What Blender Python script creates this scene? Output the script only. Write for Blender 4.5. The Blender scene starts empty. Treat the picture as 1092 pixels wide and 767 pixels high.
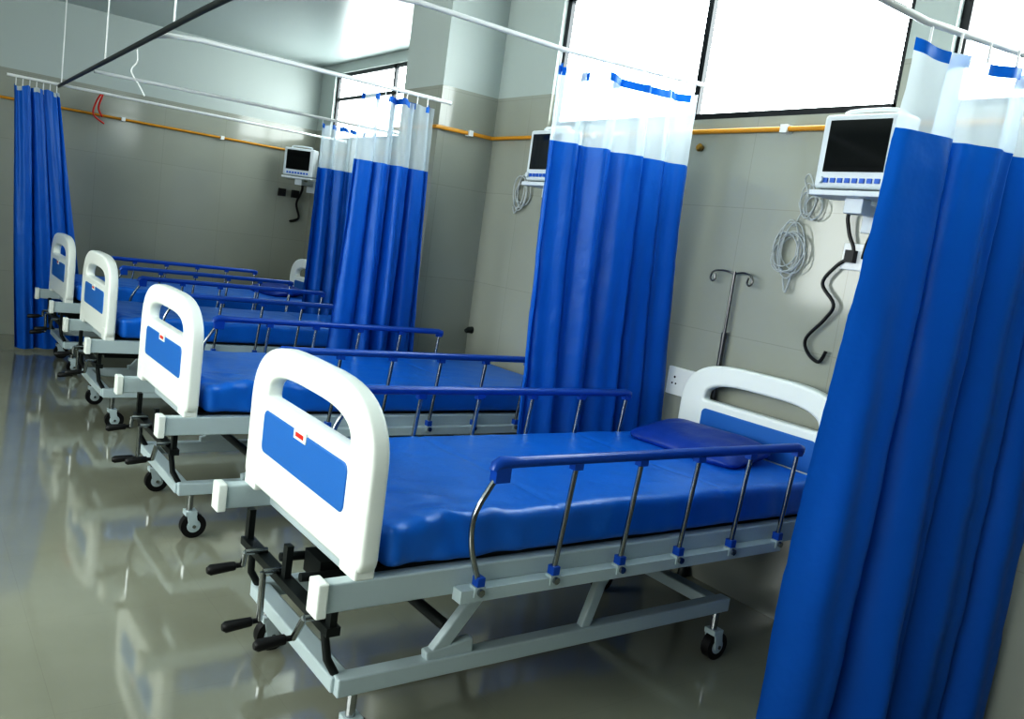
import bpy, bmesh, math, random
from mathutils import Vector, Matrix, noise
random.seed(3)
sc=bpy.context.scene
sc.view_settings.view_transform='Standard'
try: sc.view_settings.look='High Contrast'
except Exception: pass
COL=bpy.context.collection

# ---------------------------------------------------------------- materials
def mat(name,col,rough=.5,metal=0,spec=.5,**kw):
    m=bpy.data.materials.new(name);m.use_nodes=True
    b=m.node_tree.nodes['Principled BSDF']
    b.inputs['Base Color'].default_value=(*col,1);b.inputs['Roughness'].default_value=rough
    b.inputs['Metallic'].default_value=metal;b.inputs['Specular IOR Level'].default_value=spec
    for k,v in kw.items(): b.inputs[k.replace('_',' ')].default_value=v
    return m
def N(m,t,**kw):
    n=m.node_tree.nodes.new(t)
    for k,v in kw.items(): setattr(n,k,v)
    return n
def noise_bump(m,scale,strength,dist=.01,detail=3):
    nt=m.node_tree;b=nt.nodes['Principled BSDF']
    tc=N(m,'ShaderNodeTexCoord');no=N(m,'ShaderNodeTexNoise');bp=N(m,'ShaderNodeBump')
    no.inputs['Scale'].default_value=scale;no.inputs['Detail'].default_value=detail
    bp.inputs['Strength'].default_value=strength;bp.inputs['Distance'].default_value=dist
    nt.links.new(tc.outputs['Object'],no.inputs['Vector']);nt.links.new(no.outputs['Fac'],bp.inputs['Height'])
    nt.links.new(bp.outputs['Normal'],b.inputs['Normal'])
    return m
M_white=noise_bump(mat('abs_plastic_white',(.78,.82,.78),.32),40,.03)
M_frame=noise_bump(mat('powder_coat_grey_white',(.46,.54,.56),.35),60,.03)
M_bluep=noise_bump(mat('abs_plastic_blue',(.022,.15,.45),.45),300,.15,.002)
M_rail=mat('rail_blue',(.012,.09,.42),.3)
M_chrome=mat('chrome',(.40,.42,.43),.22,1)
M_pole=mat('steel_pole',(.16,.16,.16),.3,.9)
M_dark=mat('dark_steel',(.02,.025,.025),.4,.3)
M_black=mat('black_rubber',(.008,.008,.009),.45)
M_screen=mat('screen_glass',(.004,.005,.006),.08)
M_mon=mat('monitor_shell',(.62,.67,.70),.4)
M_btn=mat('monitor_buttons',(.02,.12,.5),.4)
M_red=mat('red_mark',(.6,.03,.02),.4)
M_orange=mat('copper_pipe_paint',(.60,.29,.03),.35)
M_cable=mat('cable_grey',(.45,.48,.48),.4)
M_socket=mat('socket_white',(.75,.77,.76),.35)
M_brass=mat('brass',(.35,.22,.06),.35,.8)
M_mat=noise_bump(mat('mattress_vinyl',(.008,.17,.62),.36,spec=.6),7,.25,.03,4)
M_pil=noise_bump(mat('pillow_vinyl',(.005,.05,.30),.45),12,.3,.02)

def cloth(name,col,tr):
    m=mat(name,col,.42,spec=.4);nt=m.node_tree;b=nt.nodes['Principled BSDF']
    t=N(m,'ShaderNodeBsdfTranslucent');t.inputs['Color'].default_value=(col[0]*1.0,col[1]*1.8,min(1,col[2]*1.6),1)
    mx=N(m,'ShaderNodeMixShader');mx.inputs[0].default_value=tr
    nt.links.new(b.outputs[0],mx.inputs[1]);nt.links.new(t.outputs[0],mx.inputs[2])
    nt.links.new(mx.outputs[0],nt.nodes['Material Output'].inputs[0])
    noise_bump(m,9,.3,.025,3)
    return m
M_cur=cloth('curtain_satin_blue',(.008,.135,.52),.16)
def netting():
    m=bpy.data.materials.new('curtain_net_white');m.use_nodes=True;nt=m.node_tree;nt.nodes.clear()
    o=N(m,'ShaderNodeOutputMaterial');d=N(m,'ShaderNodeBsdfDiffuse');tl=N(m,'ShaderNodeBsdfTranslucent');tp=N(m,'ShaderNodeBsdfTransparent')
    d.inputs[0].default_value=(.8,.88,.92,1);tl.inputs[0].default_value=(.8,.9,.96,1)
    a=N(m,'ShaderNodeMixShader');a.inputs[0].default_value=.5
    b=N(m,'ShaderNodeMixShader');b.inputs[0].default_value=.38
    L=nt.links.new
    L(d.outputs[0],a.inputs[1]);L(tl.outputs[0],a.inputs[2])
    L(a.outputs[0],b.inputs[1]);L(tp.outputs[0],b.inputs[2]);L(b.outputs[0],o.inputs[0])
    return m
M_net=netting()

def wall_mat():
    m=mat('glazed_wall_tile',(.3,.3,.25),.2,spec=.5);nt=m.node_tree;b=nt.nodes['Principled BSDF'];L=nt.links.new
    g=N(m,'ShaderNodeNewGeometry');s=N(m,'ShaderNodeSeparateXYZ');L(g.outputs['Position'],s.inputs[0])
    ad=N(m,'ShaderNodeMath',operation='ADD');L(s.outputs[0],ad.inputs[0]);L(s.outputs[1],ad.inputs[1])
    cb=N(m,'ShaderNodeCombineXYZ');L(ad.outputs[0],cb.inputs[0]);L(s.outputs[2],cb.inputs[1])
    br=N(m,'ShaderNodeTexBrick');br.offset=0;br.inputs['Scale'].default_value=1
    br.inputs['Mortar Size'].default_value=.0018;br.inputs['Brick Width'].default_value=.6;br.inputs['Row Height'].default_value=.6
    br.inputs['Color1'].default_value=(.375,.39,.34,1);br.inputs['Color2'].default_value=(.365,.38,.33,1);br.inputs['Mortar'].default_value=(.32,.33,.285,1)
    L(cb.outputs[0],br.inputs['Vector'])
    no=N(m,'ShaderNodeTexNoise');no.inputs['Scale'].default_value=1.5;L(g.outputs['Position'],no.inputs['Vector'])
    mu=N(m,'ShaderNodeMix',data_type='RGBA',blend_type='MULTIPLY');mu.inputs[0].default_value=.2
    L(br.outputs['Color'],mu.inputs[6]);L(no.outputs['Fac'],mu.inputs[7])
    gt=N(m,'ShaderNodeMath',operation='GREATER_THAN');gt.inputs[1].default_value=2.42;L(s.outputs[2],gt.inputs[0])
    mx=N(m,'ShaderNodeMix',data_type='RGBA');L(gt.outputs[0],mx.inputs[0]);L(mu.outputs[2],mx.inputs[6]);mx.inputs[7].default_value=(.42,.47,.45,1)
    L(mx.outputs[2],b.inputs['Base Color'])
    ro=N(m,'ShaderNodeMath',operation='MULTIPLY_ADD');L(gt.outputs[0],ro.inputs[0]);ro.inputs[1].default_value=.3;ro.inputs[2].default_value=.11
    L(ro.outputs[0],b.inputs['Roughness'])
    return m
M_wall=wall_mat()
def floor_mat():
    m=mat('polished_floor_tile',(.33,.31,.23),.07,spec=1.0);nt=m.node_tree;b=nt.nodes['Principled BSDF'];L=nt.links.new
    b.inputs['IOR'].default_value=1.65
    g=N(m,'ShaderNodeNewGeometry')
    br=N(m,'ShaderNodeTexBrick');br.offset=0;br.inputs['Scale'].default_value=1
    br.inputs['Mortar Size'].default_value=.0008;br.inputs['Brick Width'].default_value=.6;br.inputs['Row Height'].default_value=.6
    br.inputs['Color1'].default_value=(.31,.315,.25,1);br.inputs['Color2'].default_value=(.305,.31,.245,1);br.inputs['Mortar'].default_value=(.28,.28,.22,1)
    L(g.outputs['Position'],br.inputs['Vector'])
    no=N(m,'ShaderNodeTexNoise');no.inputs['Scale'].default_value=3;no.inputs['Detail'].default_value=6;L(g.outputs['Position'],no.inputs['Vector'])
    mu=N(m,'ShaderNodeMix',data_type='RGBA',blend_type='MULTIPLY');mu.inputs[0].default_value=.2
    L(br.outputs['Color'],mu.inputs[6]);L(no.outputs['Fac'],mu.inputs[7]);L(mu.outputs[2],b.inputs['Base Color'])
    return m
M_floor=floor_mat()
M_ceil=mat('ceiling_paint',(.40,.46,.45),.3)
def emit(name,col,s):
    m=bpy.data.materials.new(name);m.use_nodes=True;nt=m.node_tree;nt.nodes.clear()
    o=N(m,'ShaderNodeOutputMaterial');e=N(m,'ShaderNodeEmission');e.inputs[0].default_value=(*col,1);e.inputs[1].default_value=s
    nt.links.new(e.outputs[0],o.inputs[0]);return m
M_pane=emit('daylit_frosted_glass',(.92,1,1),9)
M_pane2=emit('daylit_side_glass',(.96,1,.97),7.5)
M_alu=mat('black_window_frame',(.01,.012,.015),.3)

# ---------------------------------------------------------------- mesh helpers
class MB:
    def __init__(s): s.v=[];s.f=[];s.m=[]
    def add(s,v,f,mi=0):
        o=len(s.v);s.v+= [tuple(p) for p in v]; s.f+=[tuple(i+o for i in q) for q in f]; s.m+=[mi]*len(f);return s
    def box(s,x0,x1,y0,y1,z0,z1,mi=0):
        v=[(x,y,z) for x in(x0,x1) for y in(y0,y1) for z in(z0,z1)]
        return s.add(v,[(0,1,3,2),(4,6,7,5),(0,4,5,1),(2,3,7,6),(0,2,6,4),(1,5,7,3)],mi)
    def tube(s,pts,r,n=10,mi=0,rs=None):
        pts=[Vector(p) for p in pts];V=[];Fc=[];up=None
        for i,p in enumerate(pts):
            t=(pts[min(i+1,len(pts)-1)]-pts[max(i-1,0)]).normalized()
            if up is None: up=Vector((0,0,1)) if abs(t.z)<.9 else Vector((1,0,0))
            a=up-t*up.dot(t)
            if a.length<1e-4: a=t.orthogonal()
            a.normalize();up=a;b=t.cross(a);rr=rs[i] if rs else r
            for k in range(n):
                an=2*math.pi*k/n;V.append(p+rr*(math.cos(an)*a+math.sin(an)*b))
        for i in range(len(pts)-1):
            for k in range(n):
                Fc.append((i*n+k,i*n+(k+1)%n,(i+1)*n+(k+1)%n,(i+1)*n+k))
        Fc.append(tuple(range(n-1,-1,-1)));Fc.append(tuple((len(pts)-1)*n+k for k in range(n)))
        return s.add(V,Fc,mi)
    def beam(s,p,q,w,h,mi=0):
        p=Vector(p);q=Vector(q);t=(q-p).normalized();side=Vector((0,0,1)).cross(t)
        side=side.normalized() if side.length>1e-3 else Vector((0,1,0));up=t.cross(side)
        V=[c+a*side*w/2+b*up*h/2 for c in(p,q) for a,b in((-1,-1),(1,-1),(1,1),(-1,1))]
        return s.add(V,[(0,3,2,1),(4,5,6,7),(0,1,5,4),(1,2,6,5),(2,3,7,6),(3,0,4,7)],mi)
def link(name,me,parent=None,loc=(0,0,0)):
    o=bpy.data.objects.new(name,me);COL.objects.link(o);o.location=loc
    if parent:o.parent=parent
    return o
def mesh(name,mb,mats,smooth=False):
    me=bpy.data.meshes.new(name);me.from_pydata(mb.v,[],mb.f);me.update()
    for m in(mats if isinstance(mats,(list,tuple)) else [mats]): me.materials.append(m)
    for p,mi in zip(me.polygons,mb.m): p.material_index=mi;p.use_smooth=smooth
    bm=bmesh.new();bm.from_mesh(me);bmesh.ops.recalc_face_normals(bm,faces=bm.faces);bm.to_mesh(me);bm.free()
    if smooth:
        try: me.set_sharp_from_angle(angle=math.radians(45))
        except Exception: pass
    return me
def bevel(o,w=.004,seg=2):
    b=o.modifiers.new('bevel','BEVEL');b.width=w;b.segments=seg;b.limit_method='ANGLE';return o
def empty(name,loc=(0,0,0)):
    e=bpy.data.objects.new(name,None);COL.objects.link(e);e.location=loc;e.empty_display_size=.1;return e
def smoothpts(P,k=6):
    P=[Vector(p) for p in P];o=[]
    for i in range(len(P)-1):
        a,b,c,d=P[max(i-1,0)],P[i],P[i+1],P[min(i+2,len(P)-1)]
        for j in range(k):
            t=j/k;o.append(.5*((2*b)+(c-a)*t+(2*a-5*b+4*c-d)*t*t+(3*b-a-3*c+d)*t**3))
    o.append(P[-1]);return o
def plate(name,outs,thick,bev,m):
    """extruded 2D outline (first poly) with holes; plane (u,v) -> (Y,Z), thickness along X"""
    cu=bpy.data.curves.new(name,'CURVE');cu.dimensions='2D';cu.fill_mode='BOTH';cu.extrude=thick/2-bev;cu.bevel_depth=bev;cu.bevel_resolution=3
    for poly in outs:
        sp=cu.splines.new('POLY');sp.points.add(len(poly)-1)
        for i,(u,v) in enumerate(poly): sp.points[i].co=(u,v,0,1)
        sp.use_cyclic_u=True
    o=bpy.data.objects.new(name,cu);COL.objects.link(o)
    bpy.context.view_layer.update()
    me=bpy.data.meshes.new_from_object(o.evaluated_get(bpy.context.evaluated_depsgraph_get()))
    bpy.data.objects.remove(o)
    me.transform(Matrix(((0,0,1,0),(1,0,0,0),(0,1,0,0),(0,0,0,1))))
    me.materials.clear();me.materials.append(m)
    for p in me.polygons:p.use_smooth=True
    try: me.set_sharp_from_angle(angle=math.radians(40))
    except Exception: pass
    me.name=name
    return me
def rrect(u0,u1,v0,v1,r,top=0,n=8,rt=None,ex=.55):
    rt=rt or r;o=[]
    def arc(cx,cy,rr,a0):
        for i in range(n+1):
            a=a0+math.pi/2*i/n
            o.append((cx+rr*math.cos(a),cy+rr*math.sin(a)))
    arc(u0+r,v0+r,r,math.pi);arc(u1-r,v0+r,r,1.5*math.pi)
    if top:
        m_=28
        for i in range(m_+1):
            a=math.pi*i/m_;c=math.cos(a);s=math.sin(a)
            uu=(u0+u1)/2+(u1-u0)/2*math.copysign(abs(c)**ex,c) if abs(c)>1e-6 else (u0+u1)/2
            vv=(v1-rt)+(rt+top)*s**.85 if s>1e-6 else v1-rt
            o.append((uu,vv))
    else:
        arc(u1-rt,v1-rt,rt,0);arc(u0+rt,v1-rt,rt,math.pi/2)
    q=[o[0]]
    for p in o[1:]:
        if (p[0]-q[-1][0])**2+(p[1]-q[-1][1])**2>1e-7:q.append(p)
    if (q[0][0]-q[-1][0])**2+(q[0][1]-q[-1][1])**2<1e-7:q.pop()
    return q
def rbox(sx,sy,sz,r,nx,ny,nz,disp=None):
    idx={};V=[];F=[]
    def g(i,j,k):
        key=(i,j,k)
        if key not in idx:
            p=Vector((sx*i/nx-sx/2,sy*j/ny-sy/2,sz*k/nz-sz/2))
            c=Vector((max(-sx/2+r,min(sx/2-r,p.x)),max(-sy/2+r,min(sy/2-r,p.y)),max(-sz/2+r,min(sz/2-r,p.z))))
            d=p-c
            if d.length>1e-6:p=c+d.normalized()*r
            if disp:p=disp(p)
            idx[key]=len(V);V.append(p)
        return idx[key]
    for i in range(nx):
        for j in range(ny):
            for k in(0,nz): F.append((g(i,j,k),g(i+1,j,k),g(i+1,j+1,k),g(i,j+1,k)))
    for i in range(nx):
        for k in range(nz):
            for j in(0,ny): F.append((g(i,j,k),g(i+1,j,k),g(i+1,j,k+1),g(i,j,k+1)))
    for j in range(ny):
        for k in range(nz):
            for i in(0,nx): F.append((g(i,j,k),g(i,j+1,k),g(i,j+1,k+1),g(i,j,k+1)))
    mb=MB();mb.add(V,F);return mb

# ---------------------------------------------------------------- room shell
ZC=3.1
def obj(name,mb,m,parent=None,smooth=False,bev=0):
    o=link(name,mesh(name,mb,m,smooth),parent)
    if bev:bevel(o,bev)
    return o
obj('floor',MB().box(-3.2,3.0,-4.2,7.5,-.1,0),M_floor)
obj('ceiling',MB().box(-3.2,3.0,-4.2,7.5,ZC,ZC+.1),M_ceil)
obj('wall_end',MB().box(-3.2,2.95,7.26,7.42,0,ZC),M_wall)
W0,W1=2.22,3.0
wb=MB().box(2.2,2.36,-4.2,2.98,0,W0).box(2.2,2.36,-4.2,2.98,W1,ZC)
wb.box(2.2,2.36,-4.2,-1.3,W0,W1).box(2.2,2.36,-.05,.13,W0,W1).box(2.2,2.36,2.4,2.98,W0,W1)
obj('wall_head',wb,M_wall)
obj('wall_column',MB().box(1.77,2.9,2.98,3.5,0,ZC),M_wall)
wf=MB().box(2.72,2.88,3.5,7.26,0,2.3).box(2.72,2.88,3.5,7.26,W1,ZC).box(2.72,2.88,3.5,4.4,2.3,W1).box(2.72,2.88,6.9,7.26,2.3,W1)
obj('wall_alcove',wf,M_wall)
wl=MB().box(-3.2,-3.04,-4.2,-2.6,0,ZC).box(-3.2,-3.04,4.2,7.26,0,ZC).box(-3.2,-3.04,-2.6,4.2,0,1.25).box(-3.2,-3.04,-2.6,4.2,2.6,ZC)
obj('wall_side',wl,M_wall)
def window(name,x,y0,y1,z0,z1,bars,transom,pm,t=.035):
    e=empty(name,(x,(y0+y1)/2,(z0+z1)/2))
    ox,oy,oz=e.location
    fr=MB()
    for a,b,c,d in((y0,y1,z0,z0+t),(y0,y1,z1-t,z1),(y0,y0+t,z0,z1),(y1-t,y1,z0,z1)): fr.box(-.03,.03,a-oy,b-oy,c-oz,d-oz)
    for b in bars: fr.box(-.03,.03,b-t/2-oy,b+t/2-oy,z0-oz,z1-oz)
    if transom: fr.box(-.028,.028,y0-oy,y1-oy,transom-t/2-oz,transom+t/2-oz)
    obj('frame',fr,M_alu,e);obj('glass',MB().box(.0,.01,y0-oy,y1-oy,z0-oz,z1-oz),pm,e)
window('window_1',2.26,.13,2.4,W0,W1,[1.24],None,M_pane)
window('window_2',2.26,-1.3,-.05,W0,W1,[-.7],None,M_pane)
window('window_3',2.78,4.4,6.9,2.3,W1,[5.6],2.74,M_pane)
window('window_4',-3.1,-2.6,4.2,1.25,2.6,[-1.3,0,1.3,2.6],None,M_pane2)

def pipe():
    e=empty('wall_gas_pipe',(0,0,0));mb=MB();z=2.155;r=.012
    mb.tube([(2.175,-3.,z),(2.175,2.95,z),(1.745,2.95,z),(1.745,3.53,z),(2.69,3.53,z),(2.69,7.235,z),(-3.,7.235,z)],r)
    obj('pipe',mb,M_orange,e,True)
    c=MB()
    for y in(-.6,.62,1.9): c.box(2.155,2.2,y-.018,y+.018,z-.018,z+.018)
    for x in(-1.6,-.5,.75,1.7): c.box(x-.018,x+.018,7.21,7.26,z-.018,z+.018)
    c.box(1.98,2.01,2.93,2.98,z-.018,z+.018)
    obj('clips',c,M_socket,e)
pipe()

# ---------------------------------------------------------------- bed
W=.86
def bed_meshes():
    H=.46;d={}
    outer=rrect(-.005,W+.005,.0,H-.050,.03,.050,8,.15,.52)
    slot=rrect(.110,W-.110,.282,.330,.020,.066,8,.022,.60)
    d['footboard']=plate('footboard',[outer,slot],.055,.013,M_white)
    d['footboard_panel']=plate('footboard_panel',[rrect(.115,W-.13,.120,.250,.02)],.062,.004,M_bluep)
    lab=MB().box(-.034,.034,W/2-.045,W/2+.045,.230,.262).box(-.0355,.0355,W/2-.028,W/2+.028,.239,.252,1)
    d['badge']=mesh('badge',lab,[M_white,M_red])
    ft=MB()
    for y in(.05,W-.05): ft.box(-.03,.03,y-.05,y+.05,-.03,.05)
    d['board_feet']=mesh('board_feet',ft,M_white)
    f=MB()
    for y in(0,W-.045): f.box(-.12,2.12,y,y+.045,.495,.575)
    for x in(.05,2.06): f.box(x,x+.05,.02,W-.02,.50,.56)
    for x in(.6,1.1,1.6): f.box(x,x+.04,.04,W-.04,.515,.555)
    d['upper_frame']=mesh('upper_frame',f,M_frame)
    cp=MB()
    for y in(-.010,W-.055): cp.box(-.13,-.10,y,y+.065,.487,.582)
    d['corner_bumpers']=mesh('corner_bumpers',cp,M_white)
    d['deck']=mesh('deck',MB().box(.04,2.06,.045,W-.045,.56,.585),M_dark)
    b=MB();y0,y1=.10,W-.10
    for y in(y0,y1): b.box(.0,1.64,y-.025,y+.025,.20,.255)
    for x in(.02,1.59): b.box(x-.03,x+.03,y0,y1,.205,.25)
    for y in(y0,y1):
        b.beam((.30,y,.25),(.50,y,.50),.03,.045);b.beam((.28,y,.255),(.44,y,.275),.034,.05)
        b.beam((.90,y,.25),(.98,y,.50),.03,.04)
    d['base_frame']=mesh('base_frame',b,M_frame)
    k=MB()
    k.tube([(.36,.12,.33),(.36,W-.12,.33)],.018);k.tube([(.96,.12,.40),(.96,W-.12,.40)],.018)
    k.tube([(-.02,W/2-.08,.44),(.96,W/2-.08,.40)],.014);k.tube([(-.02,W/2+.08,.44),(.5,W/2+.08,.42)],.014)
    k.box(-.05,-.01,.08,W-.08,.385,.41)
    for y in(.10,W/2,W-.10): k.box(-.04,-.02,y-.015,y+.015,.385,.51)
    k.tube([(-.03,.14,.39),(-.02,.12,.30),(.02,.12,.23)],.012);k.tube([(-.03,W-.14,.39),(-.02,W-.12,.30),(.02,W-.12,.23)],.012)
    k.box(.05,.60,W/2-.06,W/2+.06,.40,.47)
    d['lift_mechanism']=mesh('lift_mechanism',k,M_dark,True)
    cr=MB()
    for y,a,ln in((.14,.6,.10),(.46,-.05,.15),(.62,.3,.05)):
        e=(-.09,y+ln*math.sin(a),.42-ln*math.cos(a))
        cr.tube([(-.02,y,.42),(-.09,y,.42)],.010,10,0);cr.tube([(-.09,y,.42),e],.010,10,0)
        cr.tube([e,(e[0]-.02,e[1],e[2]),(e[0]-.025,e[1],e[2]),(e[0]-.10,e[1],e[2]-.005),(e[0]-.11,e[1],e[2]-.005)],.014,12,1,[.008,.008,.014,.017,.01])
    d['crank_handles']=mesh('crank_handles',cr,[M_chrome,M_black],True)
    c=MB()
    for x in(.06,1.60):
        for y in(y0,y1):
            c.tube([(x,y,.205),(x,y,.12)],.014,10,1)
            c.box(x-.02,x+.03,y-.026,y+.026,.105,.125,2)
            for s in(-1,1): c.beam((x+.005,y+s*.024,.115),(x+.02,y+s*.024,.050),.006,.04,2)
            c.tube([(x+.02,y-.018,.055),(x+.02,y+.018,.055)],.055,24,0)
            c.tube([(x+.02,y-.020,.055),(x+.02,y+.020,.055)],.030,16,2)
            c.tube([(x+.02,y-.030,.055),(x+.02,y+.030,.055)],.008,8,1)
    d['casters']=mesh('casters',c,[M_black,M_chrome,M_frame],True)
    for nm,y,s in(('side_rail_outer',-.035,-1),('side_rail_inner',W+.035,1)):
        r=MB();a,bx=.36,1.74;zr=.885
        r.tube([(a-.02,y,zr-.022),(a-.015,y,zr-.008),(a,y,zr),(a+.06,y,zr),(bx-.02,y,zr),(bx,y,zr-.008),(bx+.005,y,zr-.022)],.02,12,0,[.015,.018,.020,.017,.017,.020,.015])
        r.box(a-.02,a+.03,y-.015,y+.015,zr-.055,zr-.005,0)
        n=6
        for i in range(n):
            xt=a+.01+(bx-a-.02)*i/(n-1);xb=xt-.030
            if i==0: P=smoothpts([(xt-.005,y,zr-.03),(xt-.035,y,zr-.07),(xt-.075,y,zr-.15),(xt-.070,y,zr-.24),(xb,y,.54)],5)
            else: P=[(xt,y,zr-.01),(xb,y,.54)]
            r.tube(P,.0085,10,1)
            if i: r.box(xt-.018,xt+.016,y-.013,y+.013,zr-.032,zr-.012,0)
            r.box(xb-.012,xb+.012,y-.015,y+.014,.530,.556,0);r.tube([(xb,y-.024,.515),(xb,y+.02,.515)],.011,10,1)
            r.box(xb-.018,xb+.018,y-.014,y+.014,.500,.53,2)
        r.box(a-.08,bx-.02,min(y,y-s*.033)-(.010 if s<0 else 0),max(y,y-s*.033)+(.010 if s>0 else 0),.485,.522,2)
        d[nm]=mesh(nm,r,[M_rail,M_chrome,M_frame],True)
    def disp(p):
        x,y,z=p
        q=Vector((x*2.2,y*3,z*2))
        k=max(0,min(1,(-x-.45)/.45))*max(0,min(1,(-y+.0)/.3))
        w=.002+.018*k
        n1=noise.noise(q*1.7);n2=noise.noise(Vector((x*9+y*7,y*5-x*3,z*6)))
        rg=1-abs(noise.noise(Vector((x*5+y*9,y*4-x*4,2.0))))*2
        dz=(.005*n1+w*n2+.018*k*max(0,rg-.6))
        if z<-.03:dz*=.2
        dy=0
        if abs(y)>.36: dy=((.004+.016*k)*noise.noise(Vector((x*14,z*9+x*6,1.3))))*(1 if y>0 else -1)
        cr=0
        if z>.03:
            for c in(-.42,.35): cr-=.004*math.exp(-((x-c+.03*y)/.012)**2)
        return Vector((x,y+dy,z+dz+cr))
    d['mattress']=mesh('mattress',rbox(1.99,W-.02,.135,.03,160,70,10,disp),M_mat,True)
    def pd(p):
        x,y,z=p;k=(1-(abs(x)/.17)**4*.65)*(1-(abs(y)/.27)**4*.65)
        return Vector((x*(1-.05*(abs(y)/.27)**2),y,z*max(k,.12)+.005*noise.noise(Vector((x*12,y*12,0)))))
    d['pillow']=mesh('pillow',rbox(.34,.54,.11,.045,24,34,8,pd),M_pil,True)
    return d
BM=bed_meshes()
def make_bed(e_,D,head=True):
    p=empty('hospital_bed',(e_,D,0))
    for nm in('upper_frame','corner_bumpers','deck','base_frame','lift_mechanism','crank_handles','casters','side_rail_outer','side_rail_inner'):
        o=link(nm,BM[nm],p)
        if nm in('upper_frame','corner_bumpers','base_frame'):bevel(o,.005)
    for nm,x,z in(('footboard',.0,.60),('headboard',2.1,.60)):
        if nm=='headboard' and not head: continue
        link(nm,BM['footboard'],p,(x,0,z));link(nm+'_panel',BM['footboard_panel'],p,(x,0,z))
        bevel(link(nm+'_feet',BM['board_feet'],p,(x,0,z)),.008)
    link('badge',BM['badge'],p,(0,0,.60))
    link('mattress',BM['mattress'],p,(1.05,W/2,.655))
    return p
beds=[make_bed(0,0),make_bed(.03,1.735,False),make_bed(.07,3.65),make_bed(.10,5.35)]
for b in(beds[0],beds[3]):
    o=link('pillow',BM['pillow'],b,(1.80,W/2+.06,.757))
    o.rotation_euler=(0,-.12,.12)

# ---------------------------------------------------------------- curtains
def curtain(Y0,Y1,xt,xb,ztop,zmid,zbot,folds,amp,seed,ctrl=None,warp=None):
    rnd=random.Random(seed);ph=[rnd.uniform(0,6.28) for _ in range(6)]
    nu,nv=int(max(folds,5)*26),60;V=[];F=[];mi=[]
    for j in range(nv+1):
        v=j/nv
        z=zbot+(ztop-zbot)*v
        for i in range(nu+1):
            u=i/nu
            x0=xb[0]+(xt[0]-xb[0])*v**1.2;x1=xb[1]+(xt[1]-xb[1])*v
            uw=warp(u) if warp else u
            uu=uw+.02*math.sin(ph[0]+9*u+2*v)+.012*math.sin(ph[1]+5*v)
            w=2*math.pi*folds*uu
            a=amp*(1.1-.35*v)*(.75+.35*math.sin(ph[2]+7*u))
            y=a*(math.sin(w+ph[3])+.32*math.sin(2*w+ph[4]+1.5*v)+.16*math.sin(3.3*w+ph[5]))
            y+=.006*v*math.sin(2*math.pi*folds*3*u+ph[1])
            xo=.45*amp*math.cos(w+ph[3]+.5)
            if ctrl: y+=ctrl(u,v)
            y+=.006*noise.noise(Vector((u*8,z*5,seed)))+.004*noise.noise(Vector((u*5,z*16,seed)))
            zz=z
            if v>.9: zz-= .02*abs(math.sin(math.pi*folds*1.2*u))*(v-.9)/.1
            V.append((x0+(x1-x0)*u+xo,Y0+(Y1-Y0)*u+y,zz))
    for j in range(nv):
        z=zbot+(ztop-zbot)*(j+.5)/nv
        for i in range(nu):
            n=nu+1;F.append((j*n+i,j*n+i+1,(j+1)*n+i+1,(j+1)*n+i))
            if z<zmid: mi.append(0)
            else:
                mi.append(0 if (z>ztop-.045 and (i*max(folds,5)*1.2/nu)%1<.62) else 1)
    e=empty('privacy_curtain',((xt[0]+xt[1])/2,(Y0+Y1)/2,0))
    me=bpy.data.meshes.new('drape');me.from_pydata(V,[],F);me.materials.append(M_cur);me.materials.append(M_net)
    for p,m_ in zip(me.polygons,mi):p.material_index=m_;p.use_smooth=True
    me.transform(Matrix.Translation(-Vector(e.location)))
    link('drape',me,e)
    hk=MB();n=int(max(folds,5)*1.2)+1
    for i in range(n):
        u=(i+.25)/n;x=xt[0]+(xt[1]-xt[0])*u;y=Y0+(Y1-Y0)*u
        hk.tube([(x-e.location.x,y-e.location.y,ztop+.045),(x-e.location.x,y-e.location.y,ztop-.015)],.004,6)
    obj('hooks',hk,M_socket,e)
    return e
curtain(-.44,-.66,(1.34,2.12),(1.20,2.16),2.22,1.965,.02,3.6,.06,11,warp=lambda u:u**1.25)
curtain(1.22,1.04,(1.30,2.00),(1.35,2.16),2.30,1.95,.06,5.0,.058,5)
curtain(2.84,2.82,(1.15,1.64),(1.10,1.74),2.25,1.87,.08,4.5,.05,7)
curtain(5.0,4.95,(1.82,2.35),(1.78,2.45),2.26,1.88,.08,4.5,.045,9)
curtain(6.37,6.40,(-.25,.10),(-.15,.42),2.22,2.18,.03,3.5,.04,2)

z=2.27
def track(name,pts,r,m=M_socket):
    e=empty(name,pts[len(pts)//2]);L=e.location
    obj('pipe',MB().tube([Vector(p)-L for p in pts],r),m,e,True)
track('curtain_track',[(2.19,-.62,z),(1.34,-.44,z),(.0,-.44,z)],.011)
track('curtain_track',[(2.19,1.02,2.35),(1.32,1.20,2.35),(.6,1.20,2.35),(.0,1.20,2.30)],.011)
track('curtain_track',[(1.76,2.84,2.295),(.25,2.84,2.295)]+smoothpts([(.25,2.84,2.295),(.1,2.86,2.285),(.03,2.93,2.275)],5)[1:],.013)
track('curtain_track',[(2.71,4.97,2.30),(.1,4.97,2.28)],.012)
track('curtain_track',[(2.71,6.40,2.28),(-.3,6.40,2.28)],.012)
track('curtain_track',[(.08,6.45,z),(.01,2.0,z),(.0,-1.5,z)],.014,M_dark)
for x,y in((.08,6.3),(.05,4.3),(.02,2.5),(.0,.3)):
    e=empty('track_hanger_rod',(x,y,z));obj('rod',MB().tube([(0,0,.014),(0,0,ZC-z)],.005),M_socket,e,True)
e=empty('hanging_cord',(.05,3.4,z))
obj('cord',MB().tube(smoothpts([(0,0,0),(.01,.01,-.07),(-.02,0,-.13),(.03,.01,-.20),(.06,.01,-.25)],5),.004),M_socket,e,True)

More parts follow.
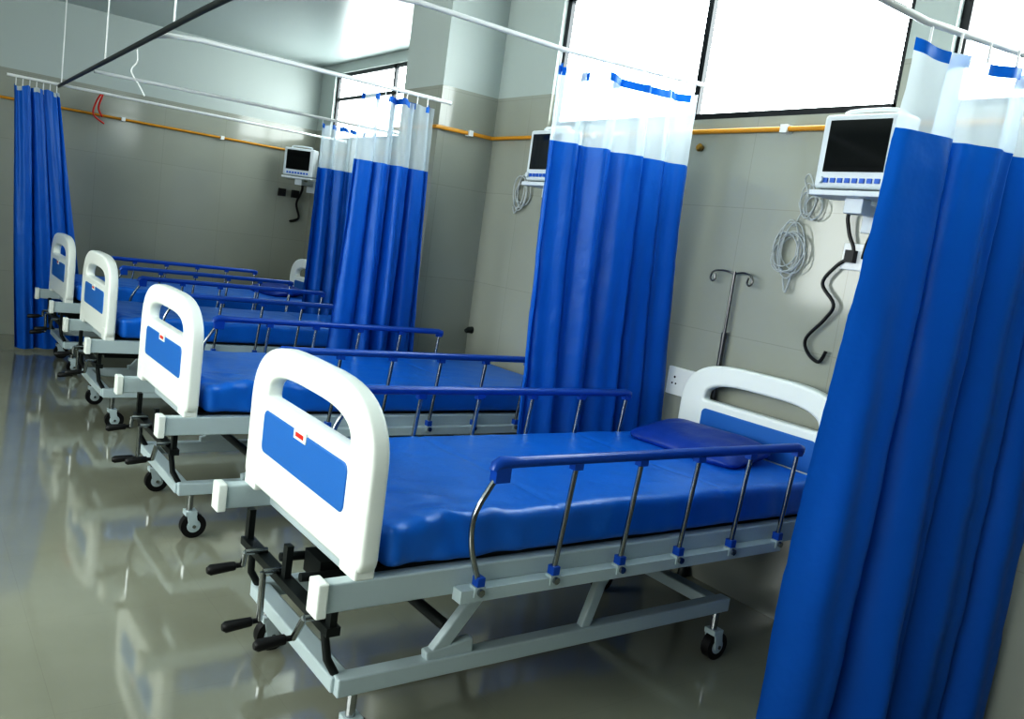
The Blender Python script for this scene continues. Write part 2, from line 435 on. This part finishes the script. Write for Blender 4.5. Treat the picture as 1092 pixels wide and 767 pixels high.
# ---------------------------------------------------------------- monitors
def monitor(loc,yaw,back=.2):
    e=empty('patient_monitor',loc);e.rotation_euler=(0,0,yaw)
    w,h,t=.34,.29,.12
    o=obj('shell',MB().box(0,t,-w/2,w/2,-h/2,h/2),M_mon,e);bevel(o,.015,3)
    obj('screen',MB().box(-.004,.01,-w/2+.045,w/2-.035,-h/2+.065,h/2-.025),M_screen,e)
    bt=MB()
    for i in range(8): bt.box(-.007,.01,-w/2+.05+i*.032,-w/2+.07+i*.032,-h/2+.022,-h/2+.040)
    obj('buttons',bt,M_btn,e)
    obj('knob',MB().tube([(-.018,w/2-.035,-h/2+.032),(.01,w/2-.035,-h/2+.032)],.014,14),M_mon,e,True)
    obj('handle',MB().tube(smoothpts([(.06,-.1,h/2-.01),(.06,-.1,h/2+.02),(.06,.1,h/2+.02),(.06,.1,h/2-.01)],4),.008),M_mon,e,True)
    a=MB().box(-.02,t+.02,-w/2-.0,w/2+.0,-h/2-.03,-h/2-.008)
    a.box(.04,.10,-.04,.04,-h/2-.09,-h/2-.03);a.box(.06,back,-.025,.025,-h/2-.085,-h/2-.045);a.box(back-.015,back,-.05,.05,-h/2-.15,-h/2+.05)
    o=obj('wall_bracket',a,M_mon,e);bevel(o,.004)
    return e
monitor((1.98,.12,2.02),0,back=.215)
monitor((1.98,2.09,2.01),0,back=.215)
monitor((2.42,6.93,2.03),.75,back=.38)

def coil(cx,cy,r,turns,seed):
    P=[];n=turns*18
    for i in range(n+1):
        a=2*math.pi*i/18;k=1+.22*math.sin(a*.37+seed)
        P.append((2.185-.02*abs(math.sin(i*.11)),cx+.022*math.sin(a*.21+seed)+r*k*math.cos(a)*.75,cy+.02*math.sin(a*.29)+r*(2-k)*math.sin(a)*1.15))
    return P
c=empty('coiled_monitor_leads',(2.18,.49,1.62));Lc=c.location;mb=MB()
mv=lambda P:[Vector(p)-Lc for p in P]
mb.tube(mv(coil(.49,1.62,.085,9,1)),.0028,6);mb.tube(mv(coil(.42,1.83,.052,5,2)),.0028,6)
mb.tube(mv(smoothpts([(2.18,.49,1.73),(2.17,.44,1.85),(2.16,.46,1.93),(2.13,.42,1.95),(2.12,.38,1.90)],6)),.0035,6)
mb.tube(mv(smoothpts([(2.18,.46,1.52),(2.17,.47,1.44),(2.18,.50,1.50)],6)),.004,6)
obj('leads',mb,M_cable,c,True)
c=empty('coiled_monitor_leads',(2.18,2.54,1.81));Lc=c.location;mb=MB()
mb.tube(mv(coil(2.54,1.81,.08,5,3)),.004,6)
mb.tube(mv(smoothpts([(2.18,2.56,1.74),(2.17,2.58,1.68),(2.18,2.62,1.72)],6)),.004,6)
obj('leads',mb,M_cable,c,True)
c=empty('power_cable',(0,0,0));mb=MB()
mb.tube(smoothpts([(2.16,.14,1.82),(2.16,.22,1.80),(2.17,.21,1.72),(2.18,.18,1.64),(2.17,.24,1.58),(2.17,.29,1.50),(2.17,.22,1.42),(2.17,.25,1.35),(2.17,.32,1.26),(2.17,.30,1.20),(2.17,.24,1.17),(2.18,.22,1.22)],6),.0075,8)
mb.tube(smoothpts([(2.16,.10,1.80),(2.16,.10,1.74),(2.18,.13,1.68),(2.17,.13,1.62)],6),.006,8)
mb.box(2.15,2.179,.16,.20,1.60,1.65)
obj('cord',mb,M_black,c,True)
c=empty('red_cable_loop',(0,0,0));mb=MB()  # loop of red cable at the end wall
mb.tube(smoothpts([(.56,7.2,2.14),(.52,7.18,2.22),(.55,7.16,2.36),(.50,7.16,2.28),(.48,7.18,2.15),(.58,7.2,2.08)],6),.008,8)
obj('tube',mb,M_red,c,True)
c=empty('power_cable',(0,0,0));mb=MB()
mb.tube(smoothpts([(2.5,6.98,1.86),(2.56,7.1,1.75),(2.55,7.2,1.6),(2.6,7.22,1.45),(2.5,7.22,1.4)],6),.012,8)
mb.box(2.35,2.42,7.2,7.25,1.66,1.74);mb.box(2.50,2.57,7.2,7.25,1.66,1.74)
obj('cord',mb,M_black,c,True)

def socket(y0,y1,z0,z1,n):
    e=empty('wall_socket',(2.2,(y0+y1)/2,(z0+z1)/2));w=(y1-y0)/2;h=(z1-z0)/2
    o=obj('plate',MB().box(-.02,0,-w,w,-h,h),M_socket,e);bevel(o,.004)
    mb=MB()
    for i in range(n):
        c0=-w+(i+.5)*2*w/n
        for dy,dz,r in((0,.02,.006),(-.012,-.012,.005),(.012,-.012,.005)): mb.tube([(-.0215,c0+dy,dz),(-.018,c0+dy,dz)],r,8)
    obj('holes',mb,M_black,e)
socket(.88,1.08,.85,.99,2);socket(.05,.23,1.57,1.68,2)
e=empty('wall_hook',(2.2,1.12,2.08));obj('knob',MB().tube([(-.03,0,0),(-.02,0,0),(0,0,0)],.02,14,0,[.012,.02,.014]),M_brass,e,True)
e=empty('wall_spout',(2.2,2.93,.87));obj('knob',MB().tube([(-.05,0,-.01),(-.03,0,0),(0,0,0)],.02,14,0,[.014,.02,.024]),M_dark,e,True)

# IV pole
e=empty('iv_pole',(2.17,.76,0));mb=MB()
mb.tube([(0,0,.04),(0,0,1.2)],.012,12);mb.tube([(0,0,1.2),(0,0,1.50)],.007,12);mb.tube([(0,0,1.18),(0,0,1.21)],.014,12)
for s in(-1,1):
    mb.tube(smoothpts([(0,0,1.49),(-.01,s*.06,1.50),(-.02,s*.11,1.49),(-.02,s*.125,1.46),(-.02,s*.11,1.445),(-.02,s*.095,1.455),(-.02,s*.10,1.48)],6),.0045,8)
obj('pole',mb,M_pole,e,True)
mb=MB().tube([(0,0,0),(0,0,.03),(0,0,.05)],.03,16,0,[.028,.026,.014]);obj('base',mb,M_dark,e,True)

# ---------------------------------------------------------------- world + camera
w=bpy.data.worlds.new('world');sc.world=w;w.use_nodes=True
w.node_tree.nodes['Background'].inputs[0].default_value=(.75,.85,.9,1);w.node_tree.nodes['Background'].inputs[1].default_value=.08
yaw,pit,rol,f=.9266,.1339,.1389,899.74
F=Vector((math.cos(yaw)*math.cos(pit),math.sin(yaw)*math.cos(pit),-math.sin(pit)))
R=Vector((math.sin(yaw),-math.cos(yaw),0));U=R.cross(F)
R,U=math.cos(rol)*R+math.sin(rol)*U,-math.sin(rol)*R+math.cos(rol)*U
cd=bpy.data.cameras.new('camera');cam=bpy.data.objects.new('camera',cd);COL.objects.link(cam)
cam.matrix_world=Matrix(((R.x,U.x,-F.x,-1.0119),(R.y,U.y,-F.y,-1.8461),(R.z,U.z,-F.z,1.4807),(0,0,0,1)))
cd.sensor_width=36;cd.sensor_fit='HORIZONTAL';cd.lens=36*f/1092;cd.clip_start=.05
sc.camera=cam
